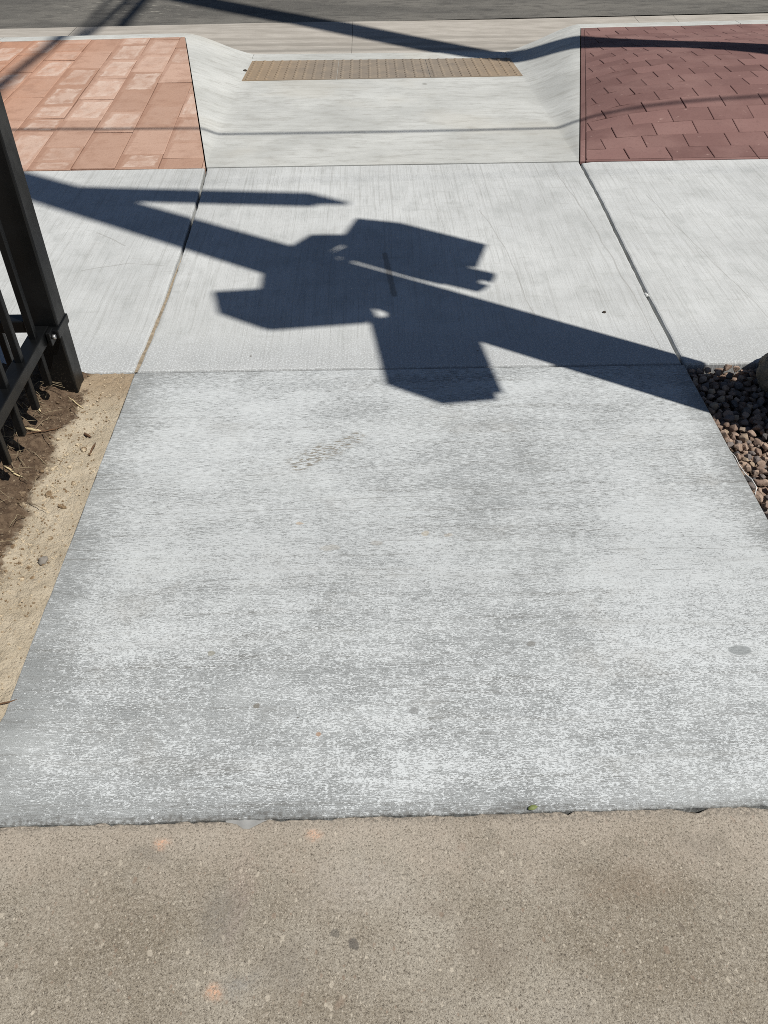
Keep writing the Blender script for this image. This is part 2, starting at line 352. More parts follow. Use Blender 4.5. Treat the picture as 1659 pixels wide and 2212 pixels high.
def mat_fence():
    m = Mt('black_powder_coat', .42, .38); P = m.pos()
    n = m.noise(P, 160, 3); d_ = m.noise(P, 7, 4, .6)
    c = m.mix(m.mr(d_, .5, .75, 0, .5), (.003, .0033, .0036, 1), (.007, .007, .007, 1))
    xs = m.sep(P)
    c = m.mix(m.mul(m.mr(xs[2], .16, .02, 0, 1), m.mr(n, .55, .7, 0, .35)), c, S(80, 72, 62))
    m.bump(n, .08, .002)
    return m.done(c, m.mr(d_, .3, .7, .36, .55))
M = dict(walk=mat_walkway(), side=mat_sidewalk(), ramp=mat_ramp(), gutter=mat_gutter(), asphalt=mat_asphalt(), old=mat_old(),
         paver=mat_paver(), brick=mat_brick(), dirt=mat_dirt(), clod=mat_clod(), stone=mat_stone(), boulder=mat_boulder(),
         tactile=mat_tactile(), fence=mat_fence(),
         bed=plain('joint_soil', S(78, 70, 60), .95), tanjoint=plain('sand_joint', S(148, 135, 116), .95, nz=.3, sc=60),
         pbed=plain('paver_joint', S(128, 92, 70), .95), rbed=plain('brick_joint', S(84, 62, 58), .95), gbed=plain('gravel_soil', S(86, 72, 60), .95),
         galv=plain('galvanised_steel', (.32, .33, .34, 1), .45, .8), black=plain('black_housing', (.02, .02, .02, 1), .5),
         yellow=plain('signal_yellow', (.55, .32, .03, 1), .5), lensd=plain('signal_lens', (.05, .04, .04, 1), .2),
         signg=plain('sign_green', (.02, .18, .09, 1), .4), wood=plain('weathered_wood', S(110, 92, 74), .9, sc=12), rubber=plain('black_rubber', (.015, .015, .015, 1), .6),
         straw=plain('dry_straw', S(196, 178, 140), .85, sc=80), twig=plain('brown_twig', S(98, 74, 54), .9, sc=80),
         leaf=plain('green_leaf', S(122, 132, 82), .6, sc=80), white=plain('white_plastic', S(226, 226, 222), .5), bolt=plain('zinc_bolt', (.5, .5, .5, 1), .35, .9),
         land=plain('far_ground', S(150, 138, 118), .95, sc=2), pebble=plain('grey_pebble', S(132, 126, 118), .85, sc=60), black_debris=plain('dark_debris', S(60, 52, 44), .9))

# ------------------------------------------------------------------ mesh helpers
def link(name, me, mat, parent=None, smooth=False):
    o = bpy.data.objects.new(name, me); COL.objects.link(o)
    if mat is not None and not me.materials: me.materials.append(mat)
    if parent is not None: o.parent = parent
    if smooth:
        for p in me.polygons: p.use_smooth = True
    return o
def pyd(name, vs, fs, mat, parent=None, smooth=False):
    me = bpy.data.meshes.new(name); me.from_pydata([tuple(v) for v in vs], [], fs); me.update(); 
    bm = bmesh.new(); bm.from_mesh(me); bmesh.ops.recalc_face_normals(bm, faces=bm.faces); bm.to_mesh(me); bm.free()
    return link(name, me, mat, parent, smooth)
def tag(o, label=None, cat=None, group=None, kind=None):
    if label: o['label'] = label
    if cat: o['category'] = cat
    if group: o['group'] = group
    if kind: o['kind'] = kind
    return o
def empty(name, loc=(0, 0, 0), rz=0):
    o = bpy.data.objects.new(name, None); COL.objects.link(o); o.location = loc; o.rotation_euler.z = rz; return o
def inset(pts, b):
    n = len(pts); out = []
    for i in range(n):
        p0, p1, p2 = Vector(pts[i-1]), Vector(pts[i]), Vector(pts[(i+1) % n])
        e1 = (p1-p0).normalized(); e2 = (p2-p1).normalized(); n1 = Vector((-e1.y, e1.x)); n2 = Vector((-e2.y, e2.x))
        k = n1+n2; k = k/(max(.3, 1+n1.dot(n2)))
        out.append(p1+k*b)
    return out
def slab(name, pts, zf, mat, depth=.1, bev=.006, parent=None, kind='structure'):
    """flat slab from a counter-clockwise outline with an eased edge"""
    q_ = []
    for p in pts:
        if not q_ or math.hypot(p[0]-q_[-1][0], p[1]-q_[-1][1]) > .006: q_.append(p)
    if math.hypot(q_[0][0]-q_[-1][0], q_[0][1]-q_[-1][1]) < .006: q_.pop()
    pts = q_; n = len(pts); ins = inset(pts, bev); ins2 = inset(pts, bev*.35)
    zz = zf if callable(zf) else (lambda x, y: zf)
    vs = [(p.x, p.y, zz(p.x, p.y)) for p in ins] + [(p.x, p.y, zz(p.x, p.y)-bev*.3) for p in ins2] + [(p[0], p[1], zz(*p)-bev) for p in pts] + [(p[0], p[1], zz(*p)-depth) for p in pts]
    fs = [tuple(range(n))]
    for k in range(3):
        for i in range(n): j = (i+1) % n; fs.append((k*n+i, (k+1)*n+i, (k+1)*n+j, k*n+j))
    o = pyd(name, vs, fs, mat, parent)
    if parent is None: o['kind'] = kind
    return o
def edge_line(p0, p1, step=.04, amp=.002, seed=0, sc=14):
    p0, p1 = Vector(p0), Vector(p1); n = max(1, int((p1-p0).length/step)); out = []
    d_ = (p1-p0).normalized(); nn = Vector((-d_.y, d_.x))
    for i in range(n):
        p = p0.lerp(p1, i/n); k = mn.fractal(Vector((p.x*sc, p.y*sc, seed*7.3)), .6, 2, 4) if 0 < i else 0
        out.append(tuple(p+nn*k*amp))
    return out
def add_box(bm, c, sx, sy, sz, rz=0):
    m = Matrix.Translation(c)@Matrix.Rotation(rz, 4, 'Z')@Matrix.Diagonal((sx, sy, sz, 1))
    return bmesh.ops.create_cube(bm, size=1, matrix=m)
def from_bm(name, bm, mat, parent=None, bev=0, smooth=False):
    if bev: bmesh.ops.bevel(bm, geom=bm.edges[:], offset=bev, segments=2, affect='EDGES', profile=.5)
    me = bpy.data.meshes.new(name); bm.to_mesh(me); bm.free(); return link(name, me, mat, parent, smooth)
def box(name, c, sx, sy, sz, mat, parent=None, rz=0, bev=.003):
    bm = bmesh.new(); add_box(bm, (0, 0, 0), sx, sy, sz); o = from_bm(name, bm, mat, parent, bev); o.location = c; o.rotation_euler.z = rz; return o
def tube_mesh(pts, rad, seg=8):
    """tube along a polyline; rad is a number or a list"""
    pts = [Vector(p) for p in pts]; n = len(pts); rs = rad if isinstance(rad, (list, tuple)) else [rad]*n; vs = []; fs = []
    for i, p in enumerate(pts):
        t = (pts[min(i+1, n-1)]-pts[max(i-1, 0)]).normalized(); a = t.orthogonal().normalized()
        ref = Vector((0, 0, 1)) if abs(t.z) < .9 else Vector((1, 0, 0)); a = t.cross(ref).normalized(); b = t.cross(a)
        for k in range(seg):
            an = 2*math.pi*k/seg; vs.append(p+(a*math.cos(an)+b*math.sin(an))*rs[i])
    for i in range(n-1):
        for k in range(seg):
            k2 = (k+1) % seg; fs.append((i*seg+k, i*seg+k2, (i+1)*seg+k2, (i+1)*seg+k))
    fs += [tuple(range(seg)), tuple((n-1)*seg+k for k in range(seg))]
    return vs, fs
def tube(name, pts, rad, mat, parent=None, seg=8):
    vs, fs = tube_mesh(pts, rad, seg); return pyd(name, vs, fs, mat, parent, True)
def sst(a, b, x):
    t = min(1, max(0, (x-a)/(b-a))); return t*t*(3-2*t)

# ------------------------------------------------------------------ setting: ground, road, kerb, slabs
YB = lambda x: 7.244+.0493*x               # back of kerb
YS = lambda x: 4.352+.0095*x               # back of sidewalk
ZL = lambda x: -.172-.013*x                # ramp foot
XL = lambda t: -.837-.558*t                # outer edges of the flares, t from the sidewalk to the kerb
XR = lambda t: 1.080+.585*t
def rampz(x, y):
    t = min(1, max(0, (y-YS(x))/(YB(x)-YS(x))))
    base = ZL(x)*t
    fl, fr = -.842-.062*t, 1.075+.030*t; ol, or_ = XL(t), XR(t)
    k = 0
    if x < fl and ol < fl-1e-4: k = (fl-x)/(fl-ol)
    if x > fr and or_ > fr+1e-4: k = (x-fr)/(or_-fr)
    k = min(1, k); return base*(1-(k*.55+.45*sst(0, 1, k)))
def kerbz(x): return rampz(x, YB(x))

g = pyd('ground', [(-900, -900, -.24), (900, -900, -.24), (900, 900, -.24), (-900, 900, -.24)], [(0, 1, 2, 3)], M['land']); g['kind'] = 'structure'
# asphalt with a slight crown
vs, fs = [], []; xs_ = [-40, -20, -10, -6, -4, -2, 0, 2, 4, 6, 10, 20, 40]; ys_ = [0, .25, .7, 1.5, 3, 5, 8, 11, 14]
for x in xs_:
    for q in ys_: vs.append((x, YB(x)+1.205+q, -.158+.10*(1-((q-6)/6)**2)*(.9 if q < 12.1 else 1)-.10*(1-1)*.0 - .0))
for i in range(len(xs_)-1):
    for j in range(len(ys_)-1): a = i*len(ys_)+j; fs.append((a, a+len(ys_), a+len(ys_)+1, a+1))
for i, v in enumerate(vs):                          # 3.5 % fall to the gutter, never below the ground sheet
    q = ys_[i % len(ys_)]; vs[i] = (v[0], v[1], -.160+.03*min(q, 12-q if q > 6 else q))
o = pyd('road', vs, fs, M['asphalt']); o['kind'] = 'structure'
# gutter pan in cast lengths with thin joints
joints = [-30, -12, -6.5, -2.55, -.13, 2.42, 2.78, 6.5, 12, 30]
for a, b in zip(joints[:-1], joints[1:]):
    vs, fs = [], []; n = max(2, int((b-a)/.25)); prof = [(.16, -.186), (.19, -.184), (.45, -.180), (.85, -.170), (1.196, -.158), (1.2, -.30)]
    for i in range(n+1):
        x = a+.0015+(b-a-.003)*i/n
        for (dy, zq) in prof: vs.append((x, YB(x)+dy, zq-.013*min(1.2, max(-1, x))*(1 if dy < .9 else .5)))
    k = len(prof)
    for i in range(n):
        for j in range(k-1): q = i*k+j; fs.append((q, q+k, q+k+1, q+1))
    o = pyd('gutter', vs, fs, M['gutter']); o['kind'] = 'structure'
# kerb, dropping to the ramp
kj = [-30, -12, -6, -2.80, -.905, 1.105, 2.95, 6.5, 30]
for a, b in zip(kj[:-1], kj[1:]):
    vs, fs = [], []; n = max(3, int((b-a)/.05)) if b-a < 5 else 20
    for i in range(n+1):
        x = a+.002+(b-a-.004)*i/n; z = kerbz(x); low = z < -.12; rr = .012 if not low else .004
        for (dy, zq) in ((.013, -.30), (.013, z-.005), (.019, z), (.150-rr, z-.003), (.150, z-.003-rr*.4), (.160, z-.004-rr*1.3), (.172, -.30)):
            vs.append((x, YB(x)+dy, zq))
    for i in range(n):
        for j in range(6): q = i*7+j; fs.append((q, q+7, q+8, q+1))
    fs += [tuple(range(7)), tuple(n*7+j for j in range(7))]
    o = pyd('kerb', vs, fs, M['ramp']); o['kind'] = 'structure'
# ramp with flares
vs, fs = [], []; NT_, NX = 60, 64
for i in range(NT_+1):
    t = i/NT_
    for j in range(NX+1):
        xl, xr = XL(t)+.003, XR(t)-.003; fl, fr = max(xl+1e-4, -.842-.062*t), min(xr-1e-4, 1.075+.030*t)
        x = xl+(fl-xl)*j/20 if j <= 20 else (fl+(fr-fl)*(j-20)/24 if j <= 44 else fr+(xr-fr)*(j-44)/20)
        y = (YS(x)+.005)+(YB(x)-.002-YS(x)-.005)*t; vs.append((x, y, rampz(x, y)))
for i in range(NT_):
    for j in range(NX): q = i*(NX+1)+j; fs.append((q, q+1, q+NX+2, q+NX+1))
rim = [j for j in range(NX+1)]+[i*(NX+1)+NX for i in range(1, NT_+1)]+[NT_*(NX+1)+j for j in range(NX-1, -1, -1)]+[i*(NX+1) for i in range(NT_-1, 0, -1)]
b0 = len(vs)
for q in rim: vs.append((vs[q][0], vs[q][1], vs[q][2]))
b1 = len(vs)
for q in rim: vs.append((vs[q][0], vs[q][1], vs[q][2]-.12))
rim = list(range(b0, b1)); b0 = b1
for i in range(len(rim)): j = (i+1) % len(rim); fs.append((rim[i], b0+i, b0+j, rim[j]))
o = pyd('kerb_ramp', vs, fs, M['ramp'], smooth=True); o['kind'] = 'structure'
# joint filler under the concrete
o = pyd('joint_filler', [(-6, 2.30, -.05), (6, 2.30, -.05), (6, 4.42, -.05), (-6, 4.42, -.05)], [(0, 1, 2, 3)], M['bed']); o['kind'] = 'structure'
o = pyd('joint_filler', [(-.90, .72, -.022), (1.04, .72, -.022), (1.04, 2.5, -.022), (-.82, 2.5, -.022)], [(0, 1, 2, 3)], M['bed']); o['kind'] = 'structure'
# tan sand in the joint beside the fence
jl = [(-.802, 2.415), (-.795, 2.65), (-.792, 2.95), (-.800, 3.40), (-.813, 3.87), (-.837, 4.346)]
jr = [(1.050, 2.408), (1.052, 2.628), (1.054, 2.892), (1.063, 3.303), (1.077, 3.83), (1.080, 4.362)]
def jx(tab, y):
    for (a, b), (c_, d_) in zip(tab[:-1], tab[1:]):
        if y <= d_: return a+(c_-a)*(y-b)/(d_-b)
    return tab[-1][0]
vs, fs = [], []
for i in range(40):
    y = 2.42+(4.34-2.42)*i/39; x = jx(jl, y); dz = .003*mn.noise(Vector((x*9, y*9, 1)))
    zq = -.006-.030*sst(2.7, 3.7, y); vs += [(x-.012, y, zq-.002+dz), (x+.012, y, zq+dz)]
for i in range(39): fs.append((2*i, 2*i+1, 2*i+3, 2*i+2))
o = pyd('sand_joint', vs, fs, M['tanjoint']); o['kind'] = 'structure'
def jline(tab, dx, rev=False, seed=0, amp=.0016):
    ys2 = [2.414+(4.34-2.414)*i/48 for i in range(49)]; out = []
    for y in ys2: out.append((jx(tab, y)+dx+amp*mn.noise(Vector((y*25, seed*3.1, 0))), y))
    return out[::-1] if rev else out
front = lambda x0, x1, sd: edge_line((x0, 2.4105), (x1, 2.4105), .03, .0018, sd)
back = lambda x0, x1, sd: edge_line((x0, YS(x0)-.004), (x1, YS(x1)-.004), .06, .001, sd)
a = jline(jl, .0065, seed=1, amp=.0026); b = jline(jr, -.0052, seed=2, amp=.0028)
slab('sidewalk', edge_line(a[0], b[0], .03, .0022, 3)+b+back(b[-1][0], a[-1][0], 4)+a[::-1][:-1], 0, M['side'], .1, .007)
a = jline(jl, -.0065, seed=5, amp=.0026)
slab('sidewalk', front(-6, a[0][0], 6)+a+back(a[-1][0], -6, 7), 0, M['side'], .1, .007)
b = jline(jr, .0048, seed=8, amp=.0028)
slab('sidewalk', front(b[0][0], 6, 9)+back(6, b[-1][0], 10)[0:]+b[::-1][:-1], 0, M['side'], .1, .008)
# walkway slab, thinner chipped edge at the old pavement
near = lambda x: .7995+.0065*x
xw0, xw1 = -.801, 1.051
slab('walkway', edge_line((-.86, near(-.86)+.003), (xw1+.0, near(xw1)+.003), .012, .0022, 11, 40)+edge_line((xw1, near(xw1)+.003), (xw1, 2.4035), .05, .0012, 12)
     + edge_line((xw1, 2.4035), (xw0, 2.4035), .03, .0015, 13)+edge_line((xw0, 2.4035), (xw0-.004, 1.0), .05, .002, 14), 0, M['walk'], .09, .004)
# old pavement with a broken edge
pts = [(-3.4, -4), (3.4, -4)]
top = edge_line((3.4, near(3.4)), (-3.4, near(-3.4)), .012, .0035, 15, 45)
def chip(p):
    x, y = p
    for cx, wd, dp in ((-.256, .034, .017), (.602, .03, .012), (-.10, .02, .004), (.16, .03, .005), (.36, .018, .004), (.75, .03, .006), (-.45, .02, .003)):
        q = abs(x-cx)/wd
        if q < 1: y -= dp*(1-q)**.8
    return (x, y)
slab('old_pavement', pts+[chip(p) for p in top], lambda x, y: .001, M['old'], .1, .003)
slab('crack_patch', [(-.30, .766), (-.21, .766), (-.21, .815), (-.30, .815)], -.004, plain('cement_dab', S(150, 150, 148), .9), .02, .001)

# dirt on the fence side
def dirtz(x, y):
    d_ = max(0, -.80-x)
    z = -.004+.045*sst(.12, .34, d_+.02*mn.noise(Vector((x*6, y*6, 3))))
    z += (.006+.010*sst(.1, .25, d_))*mn.fractal(Vector((x*11, y*11, 0)), .7, 2, 4)*sst(0, .03, d_) + .004*mn.fractal(Vector((x*60, y*60, 5)), .8, 2, 3)*sst(.0, .03, d_)
    return min(z, -.001+.6*d_)
vs, fs = [], []
gx = [-4+.2*i for i in range(12)]+[-1.6+.02*i for i in range(15)]+[-1.30+.008*i for i in range(63)]; gx = [x for x in gx if x < -.8035]+[-.803]
gy = [-4+.4*i for i in range(11)]+[.4+.02*i for i in range(20)]+[.8+.01*i for i in range(161)]; gy = sorted(set(round(y, 4) for y in gy if y < 2.406))+[2.406]
for x in gx:
    for y in gy: vs.append((x, y, dirtz(x, y) if y > .78 else dirtz(x, y)*.2-.06*sst(.82, .70, y)))
for i in range(len(gx)-1):
    for j in range(len(gy)-1): q = i*len(gy)+j; fs.append((q, q+len(gy), q+len(gy)+1, q+1))
o = pyd('soil', vs, fs, M['dirt'], smooth=True); o['kind'] = 'structure'

# ------------------------------------------------------------------ paved verge, left: sandstone pavers
bedL = pyd('paver_bed', [(-6, YS(-6), -.014), (-.84, YS(-.84), -.014), (-1.40, YB(-1.4)-.002, -.014), (-6, YB(-6)-.002, -.014)], [(0, 1, 2, 3)], M['pbed']); bedL['kind'] = 'structure'
def clip(poly, a, b, c_):                           # keep a*x+b*y<=c
    out = []
    for i in range(len(poly)):
        p, q = poly[i-1], poly[i]; fp, fq = a*p[0]+b*p[1]-c_, a*q[0]+b*q[1]-c_
        if (fp <= 0) != (fq <= 0): t = fp/(fp-fq); out.append((p[0]+(q[0]-p[0])*t, p[1]+(q[1]-p[1])*t))
        if fq <= 0: out.append(q)
    return out
def area(p): return .5*sum(p[i-1][0]*p[i][1]-p[i][0]*p[i-1][1] for i in range(len(p)))
def piece(name, poly, zf, mat, parent, bev=.004, depth=.03):
    cx = sum(p[0] for p in poly)/len(poly); cy = sum(p[1] for p in poly)/len(poly)
    n = len(poly); ins = inset(poly, bev)
    vs = [(p.x-cx, p.y-cy, zf(p.x, p.y)) for p in ins]+[(p[0]-cx, p[1]-cy, zf(*p)-bev*.8) for p in poly]+[(p[0]-cx, p[1]-cy, zf(*p)-depth) for p in poly]
    fs = [tuple(range(n))]+[(k*n+i, (k+1)*n+i, (k+1)*n+(i+1) % n, k*n+(i+1) % n) for k in range(2) for i in range(n)]
    o = pyd(name, vs, fs, mat, parent); o.location = (cx, cy, 0); return o
colx = [-1.085+.2225*k for k in range(2, -11, -1)]
known = {-1.085: [4.10, 4.56, 5.0, 5.455, 5.93, 6.38, 6.85, 7.3], -1.3075: [4.36, 4.93, 5.307, 5.72, 6.19, 6.64, 7.1, 7.5],
         -1.53: [4.22, 4.46, 4.695, 5.15, 5.57, 6.04, 6.50, 6.96, 7.4], -1.7525: [4.30, 4.95, 5.2, 5.435, 5.85, 6.30, 6.76, 7.2, 7.6]}
k1, k2 = (XL(1)-XL(0)), YB(-1.4)-YS(-.84)
for ci, x1 in enumerate(colx):
    kk = [k for k in known if abs(k-x1) < .01]
    if kk: ys2 = known[kk[0]]
    else:
        ys2 = [4.1+random.uniform(0, .3)]
        while ys2[-1] < 7.3: ys2.append(ys2[-1]+random.choice((.235, .455, .46, .47)))
    for y0, y1 in zip(ys2[:-1], ys2[1:]):
        sh = lambda y: -.045*(y-4.4)
        gp = .0032; gx_ = .0013; jx0 = random.uniform(-.002, .002); jy = random.uniform(-.004, .004)
        poly = [(x1-.2225+sh(y0)+gx_+jx0, y0+gp+jy), (x1+sh(y0)-gx_+jx0, y0+gp), (x1+sh(y1)-gx_+jx0, y1-gp), (x1-.2225+sh(y1)+gx_+jx0, y1-gp+jy)]
        poly = clip(poly, 0, -1, -(YS(x1)+.003)); poly = clip(poly, -.0493, 1, 7.244-.004)
        poly = clip(poly, k2, -k1, k2*(XL(0)-.003)-k1*YS(-.84)) if poly else poly
        if len(poly) < 3 or area(poly) < .0008: continue
        tz = random.uniform(-.002, .0015); ta, tb = random.uniform(-.012, .012), random.uniform(-.008, .008)
        cx, cy = poly[0]
        piece('paver', poly, (lambda tz, ta, tb, cx, cy: lambda x, y: tz+ta*(x-cx)+tb*(y-cy))(tz, ta, tb, cx, cy), M['paver'], bedL, .0035)

# ------------------------------------------------------------------ paved verge, right: red stamped brick
def redz(x, y):
    t = (y-YS(x))/(YB(x)-YS(x)); t = min(1, max(0, t)); dd = max(0, x-XR(t))
    up = sst(0, .30, t)*(1-sst(.5, 1.0, t))
    return (.130*(1-math.exp(-dd/.32)))*up
vs, fs = [], []; NX, NY = 30, 30
for i in range(NX+1):
    for j in range(NY+1):
        t = j/NY; x = XR(t)+.004+(6-XR(t))*(i/NX)**1.6; y = YS(x)+(YB(x)-.002-YS(x))*t; vs.append((x, y, redz(x, y)-.013))
for i in range(NX):
    for j in range(NY): q = i*(NY+1)+j; fs.append((q, q+NY+1, q+NY+2, q+1))
bedR = pyd('brick_bed', vs, fs, M['rbed'], smooth=True); bedR['kind'] = 'structure'
BL, BH = .2225, .1405; kr1, kr2 = XR(1)-XR(0), YB(1.66)-YS(1.08)
far_v, far_f = [], []
for row in range(0, 22):
    y0 = YS(1.08)+.030+row*BH; off = .045+(row % 2)*BL*.5+random.uniform(-.02, .02)
    for k in range(-3, 26):
        x0 = 1.08+off+k*BL; gpx = random.choice((.0009, .0014, .0020, .0028)); gpy = random.choice((.0006, .0010, .0018)); h_ = random.uniform(-.0012, .0012)
        poly = [(x0+gpx, y0+gpy+.0095*(x0-1.08)), (x0+BL-gpx, y0+gpy+.0095*(x0+BL-1.08)), (x0+BL-gpx, y0+BH-gpy+.0095*(x0+BL-1.08)), (x0+gpx, y0+BH-gpy+.0095*(x0-1.08))]
        poly = clip(poly, -.0493, 1, 7.244-.008)
        poly = clip(poly, -kr2, kr1, -kr2*(XR(0)+.0335)+kr1*YS(1.08)) if poly else poly
        if len(poly) < 3 or area(poly) < .0006: continue
        zf = (lambda h_: lambda x, y: redz(x, y)+h_)(h_)
        if x0 < 3.5: piece('brick', poly, zf, M['brick'], bedR, .0025, .02)
        else:
            b0 = len(far_v); far_v += [(p[0], p[1], zf(*p)) for p in poly]+[(p[0], p[1], zf(*p)-.02) for p in poly]; n = len(poly)
            far_f += [tuple(range(b0, b0+n))]+[(b0+i, b0+n+i, b0+n+(i+1) % n, b0+(i+1) % n) for i in range(n)]
o = pyd('bricks', far_v, far_f, M['brick'], bedR); o['kind'] = 'stuff'
# narrow edging along the ramp and along the sidewalk
for i in range(9):
    t0, t1 = i/9+.001, (i+1)/9-.001
    P_ = lambda t, d_: (XR(t)+d_, YS(XR(t))+.004+(YB(XR(t))-YS(XR(t))-.012)*t)
    piece('brick', [P_(t0, .003), P_(t0, .030), P_(t1, .030), P_(t1, .003)], lambda x, y: redz(x, y)-.001, M['brick'], bedR, .002, .02)
for i in range(8):
    x0 = 1.08+.036+i*.45; x1 = x0+.447
    piece('brick', [(x0, YS(x0)+.005), (x1, YS(x1)+.005), (x1, YS(x1)+.027), (x0, YS(x0)+.027)], lambda x, y: redz(x, y)-.001, M['brick'], bedR, .002, .02)

# ------------------------------------------------------------------ tactile plates at the foot of the ramp
px0, px1 = -.893, 1.112
n_near = lambda x: 6.385+.0635*(x+.893); n_far = lambda x: 7.088+.0565*(x+.893)
names = ['orange-tan tactile plate at the paver side of the ramp foot', 'greyer tan tactile plate in the middle of the ramp foot', 'tan tactile plate at the ramp foot nearest the red bricks']
for k in range(3):
    xa = px0+(px1-px0)*k/3+.002; xb = px0+(px1-px0)*(k+1)/3-.002
    t = empty('tactile_plate', ((xa+xb)/2, n_near((xa+xb)/2), rampz((xa+xb)/2, n_near((xa+xb)/2))))
    tag(t, names[k], 'tactile plate', 'dome plates across the ramp')
    O = t.location
    vs, fs = [], []; n = 12
    for i in range(n+1):
        for j in range(n+1):
            x = xa+(xb-xa)*i/n; y = n_near(x)+(n_far(x)-n_near(x))*j/n
            xx = x; vs.append((xx-O.x, y-O.y, rampz(max(-.84, min(1.07, x)), y)+.004-O.z))
    for i in range(n):
        for j in range(n): q = i*(n+1)+j; fs.append((q, q+n+1, q+n+2, q+1))
    rim = [i*(n+1) for i in range(n+1)]+[n*(n+1)+j for j in range(1, n+1)]+[i*(n+1)+n for i in range(n-1, -1, -1)]+[j for j in range(n-1, 0, -1)]
    b0 = len(vs); vs += [(vs[q][0], vs[q][1], vs[q][2]-.02) for q in rim]
    fs += [(rim[i], b0+i, b0+(i+1) % len(rim), rim[(i+1) % len(rim)]) for i in range(len(rim))]
    pyd('plate', vs, fs, M['tactile'], t)
    dv, df = [], []
    for i in range(10):
        for j in range(10):
            x = xa+(xb-xa)*(i+.5)/10; y = n_near(x)+(n_far(x)-n_near(x))*(j+.5)/10; z = rampz(max(-.84, min(1.07, x)), y)+.0035
            b0 = len(dv)
            for (rr, hh) in ((.0135, 0), (.0115, .0060), (.0070, .0072)):
                for a_ in range(10): dv.append((x-O.x+rr*math.cos(a_*.6283), y-O.y+rr*math.sin(a_*.6283), z+hh-O.z))
            for q in range(2):
                for a_ in range(10): df.append((b0+q*10+a_, b0+q*10+(a_+1) % 10, b0+q*10+10+(a_+1) % 10, b0+q*10+10+a_))
            df.append(tuple(b0+20+a_ for a_ in range(10)))
    dm = pyd('domes', dv, df, M['tactile'], t, True); dm['kind'] = 'stuff'

# ------------------------------------------------------------------ gravel bed, right
o = pyd('gravel_bed', [(1.054, -4, -.065), (5, -4, -.065), (5, 2.408, -.065), (1.054, 2.408, -.065)], [(0, 1, 2, 3)], M['gbed']); o['kind'] = 'structure'; gbed = o
protos = []
rp = random.Random(21)
for i in range(12):
    bm = bmesh.new()
    for _ in range(15):
        p = Vector((rp.gauss(0, 1), rp.gauss(0, 1), rp.gauss(0, 1))).normalized()*rp.uniform(.88, 1.08); bm.verts.new((p.x, p.y, p.z*.8))
    hl = bmesh.ops.convex_hull(bm, input=bm.verts[:]); bmesh.ops.delete(bm, geom=[e for e in hl['geom_unused'] if isinstance(e, bmesh.types.BMVert)], context='VERTS')
    bmesh.ops.bevel(bm, geom=bm.edges[:], offset=.10, segments=2, affect='EDGES', profile=.6, clamp_overlap=True)
    me = bpy.data.meshes.new('stone'); bm.to_mesh(me); bm.free(); me.materials.append(M['stone'])
    for p in me.polygons: p.use_smooth = True
    protos.append(me)
placed = 0; grid = {}; bulk = []
def stone_z(x, y): return -.040+.006*mn.noise(Vector((x*7, y*7, 2)))
rs = random.Random(3)
def scatter(x0, x1, y0, y1, n, zoff, rmin, rmax, mind):
    out = []; cell = {}
    for _ in range(n):
        x, y, rr = rs.uniform(x0, x1), rs.uniform(y0, y1), rs.uniform(rmin, rmax)
        ok = True; cx, cy = int(x/.04), int(y/.04)
        for i in (-1, 0, 1):
            for j in (-1, 0, 1):
                for (a_, b_, c_) in cell.get((cx+i, cy+j), ()):
                    if math.hypot(x-a_, y-b_) < (rr+c_)*mind: ok = False
        if not ok: continue
        cell.setdefault((cx, cy), []).append((x, y, rr)); out.append((x, y, stone_z(x, y)+zoff, rr))
    return out
vis = scatter(1.064, 1.36, 1.47, 2.398, 12000, .020, .0115, .0185, .76); vis.sort(key=lambda t: t[0]-.22*(t[1]-1.5)); vis = vis[:]
for (x, y, z, rr) in vis[:300]:
    o = bpy.data.objects.new('stone', rs.choice(protos)); COL.objects.link(o); o.parent = gbed
    o.location = (x, y, z+rs.uniform(-.006, .008)); o.rotation_euler = (rs.uniform(-.6, .6), rs.uniform(-.6, .6), rs.uniform(0, 6.3)); o.scale = (rr*rs.uniform(.85, 1.15), rr*rs.uniform(.8, 1.1), rr*rs.uniform(.75, 1.2))
under = scatter(1.062, 1.45, 1.40, 2.402, 6000, -.004, .011, .019, .72)+vis[300:]+scatter(1.07, 3.0, .3, 1.45, 8000, .012, .013, .024, .8)+scatter(1.40, 3.0, 1.45, 2.39, 8000, .012, .013, .024, .8)
gv, gf = [], []
lowp = []
for i in range(8):
    bm = bmesh.new(); bmesh.ops.create_icosphere(bm, subdivisions=1, radius=1)
    for v in bm.verts:
        p = v.co.normalized(); v.co = Vector((p.x, p.y, p.z*.75))*(1+.35*mn.noise(p*1.3+Vector((i*9, 3, 0))))
    bm.verts.index_update(); lowp.append(([v.co.copy() for v in bm.verts], [[v.index for v in fc.verts] for fc in bm.faces])); bm.free()
for (x, y, z, rr) in under:
    vv, ff = rs.choice(lowp); mt = Matrix.Translation((x, y, z))@Matrix.Rotation(rs.uniform(0, 6.3), 4, 'Z')@Matrix.Rotation(rs.uniform(-.6, .6), 4, 'X'); b0 = len(gv)
    gv += [mt@(v*rr) for v in vv]; gf += [tuple(b0+i for i in fc) for fc in ff]
o = pyd('gravel', gv, gf, M['stone'], None, True); tag(o, 'brown rounded gravel filling the bed beside the walkway', 'gravel', kind='stuff')

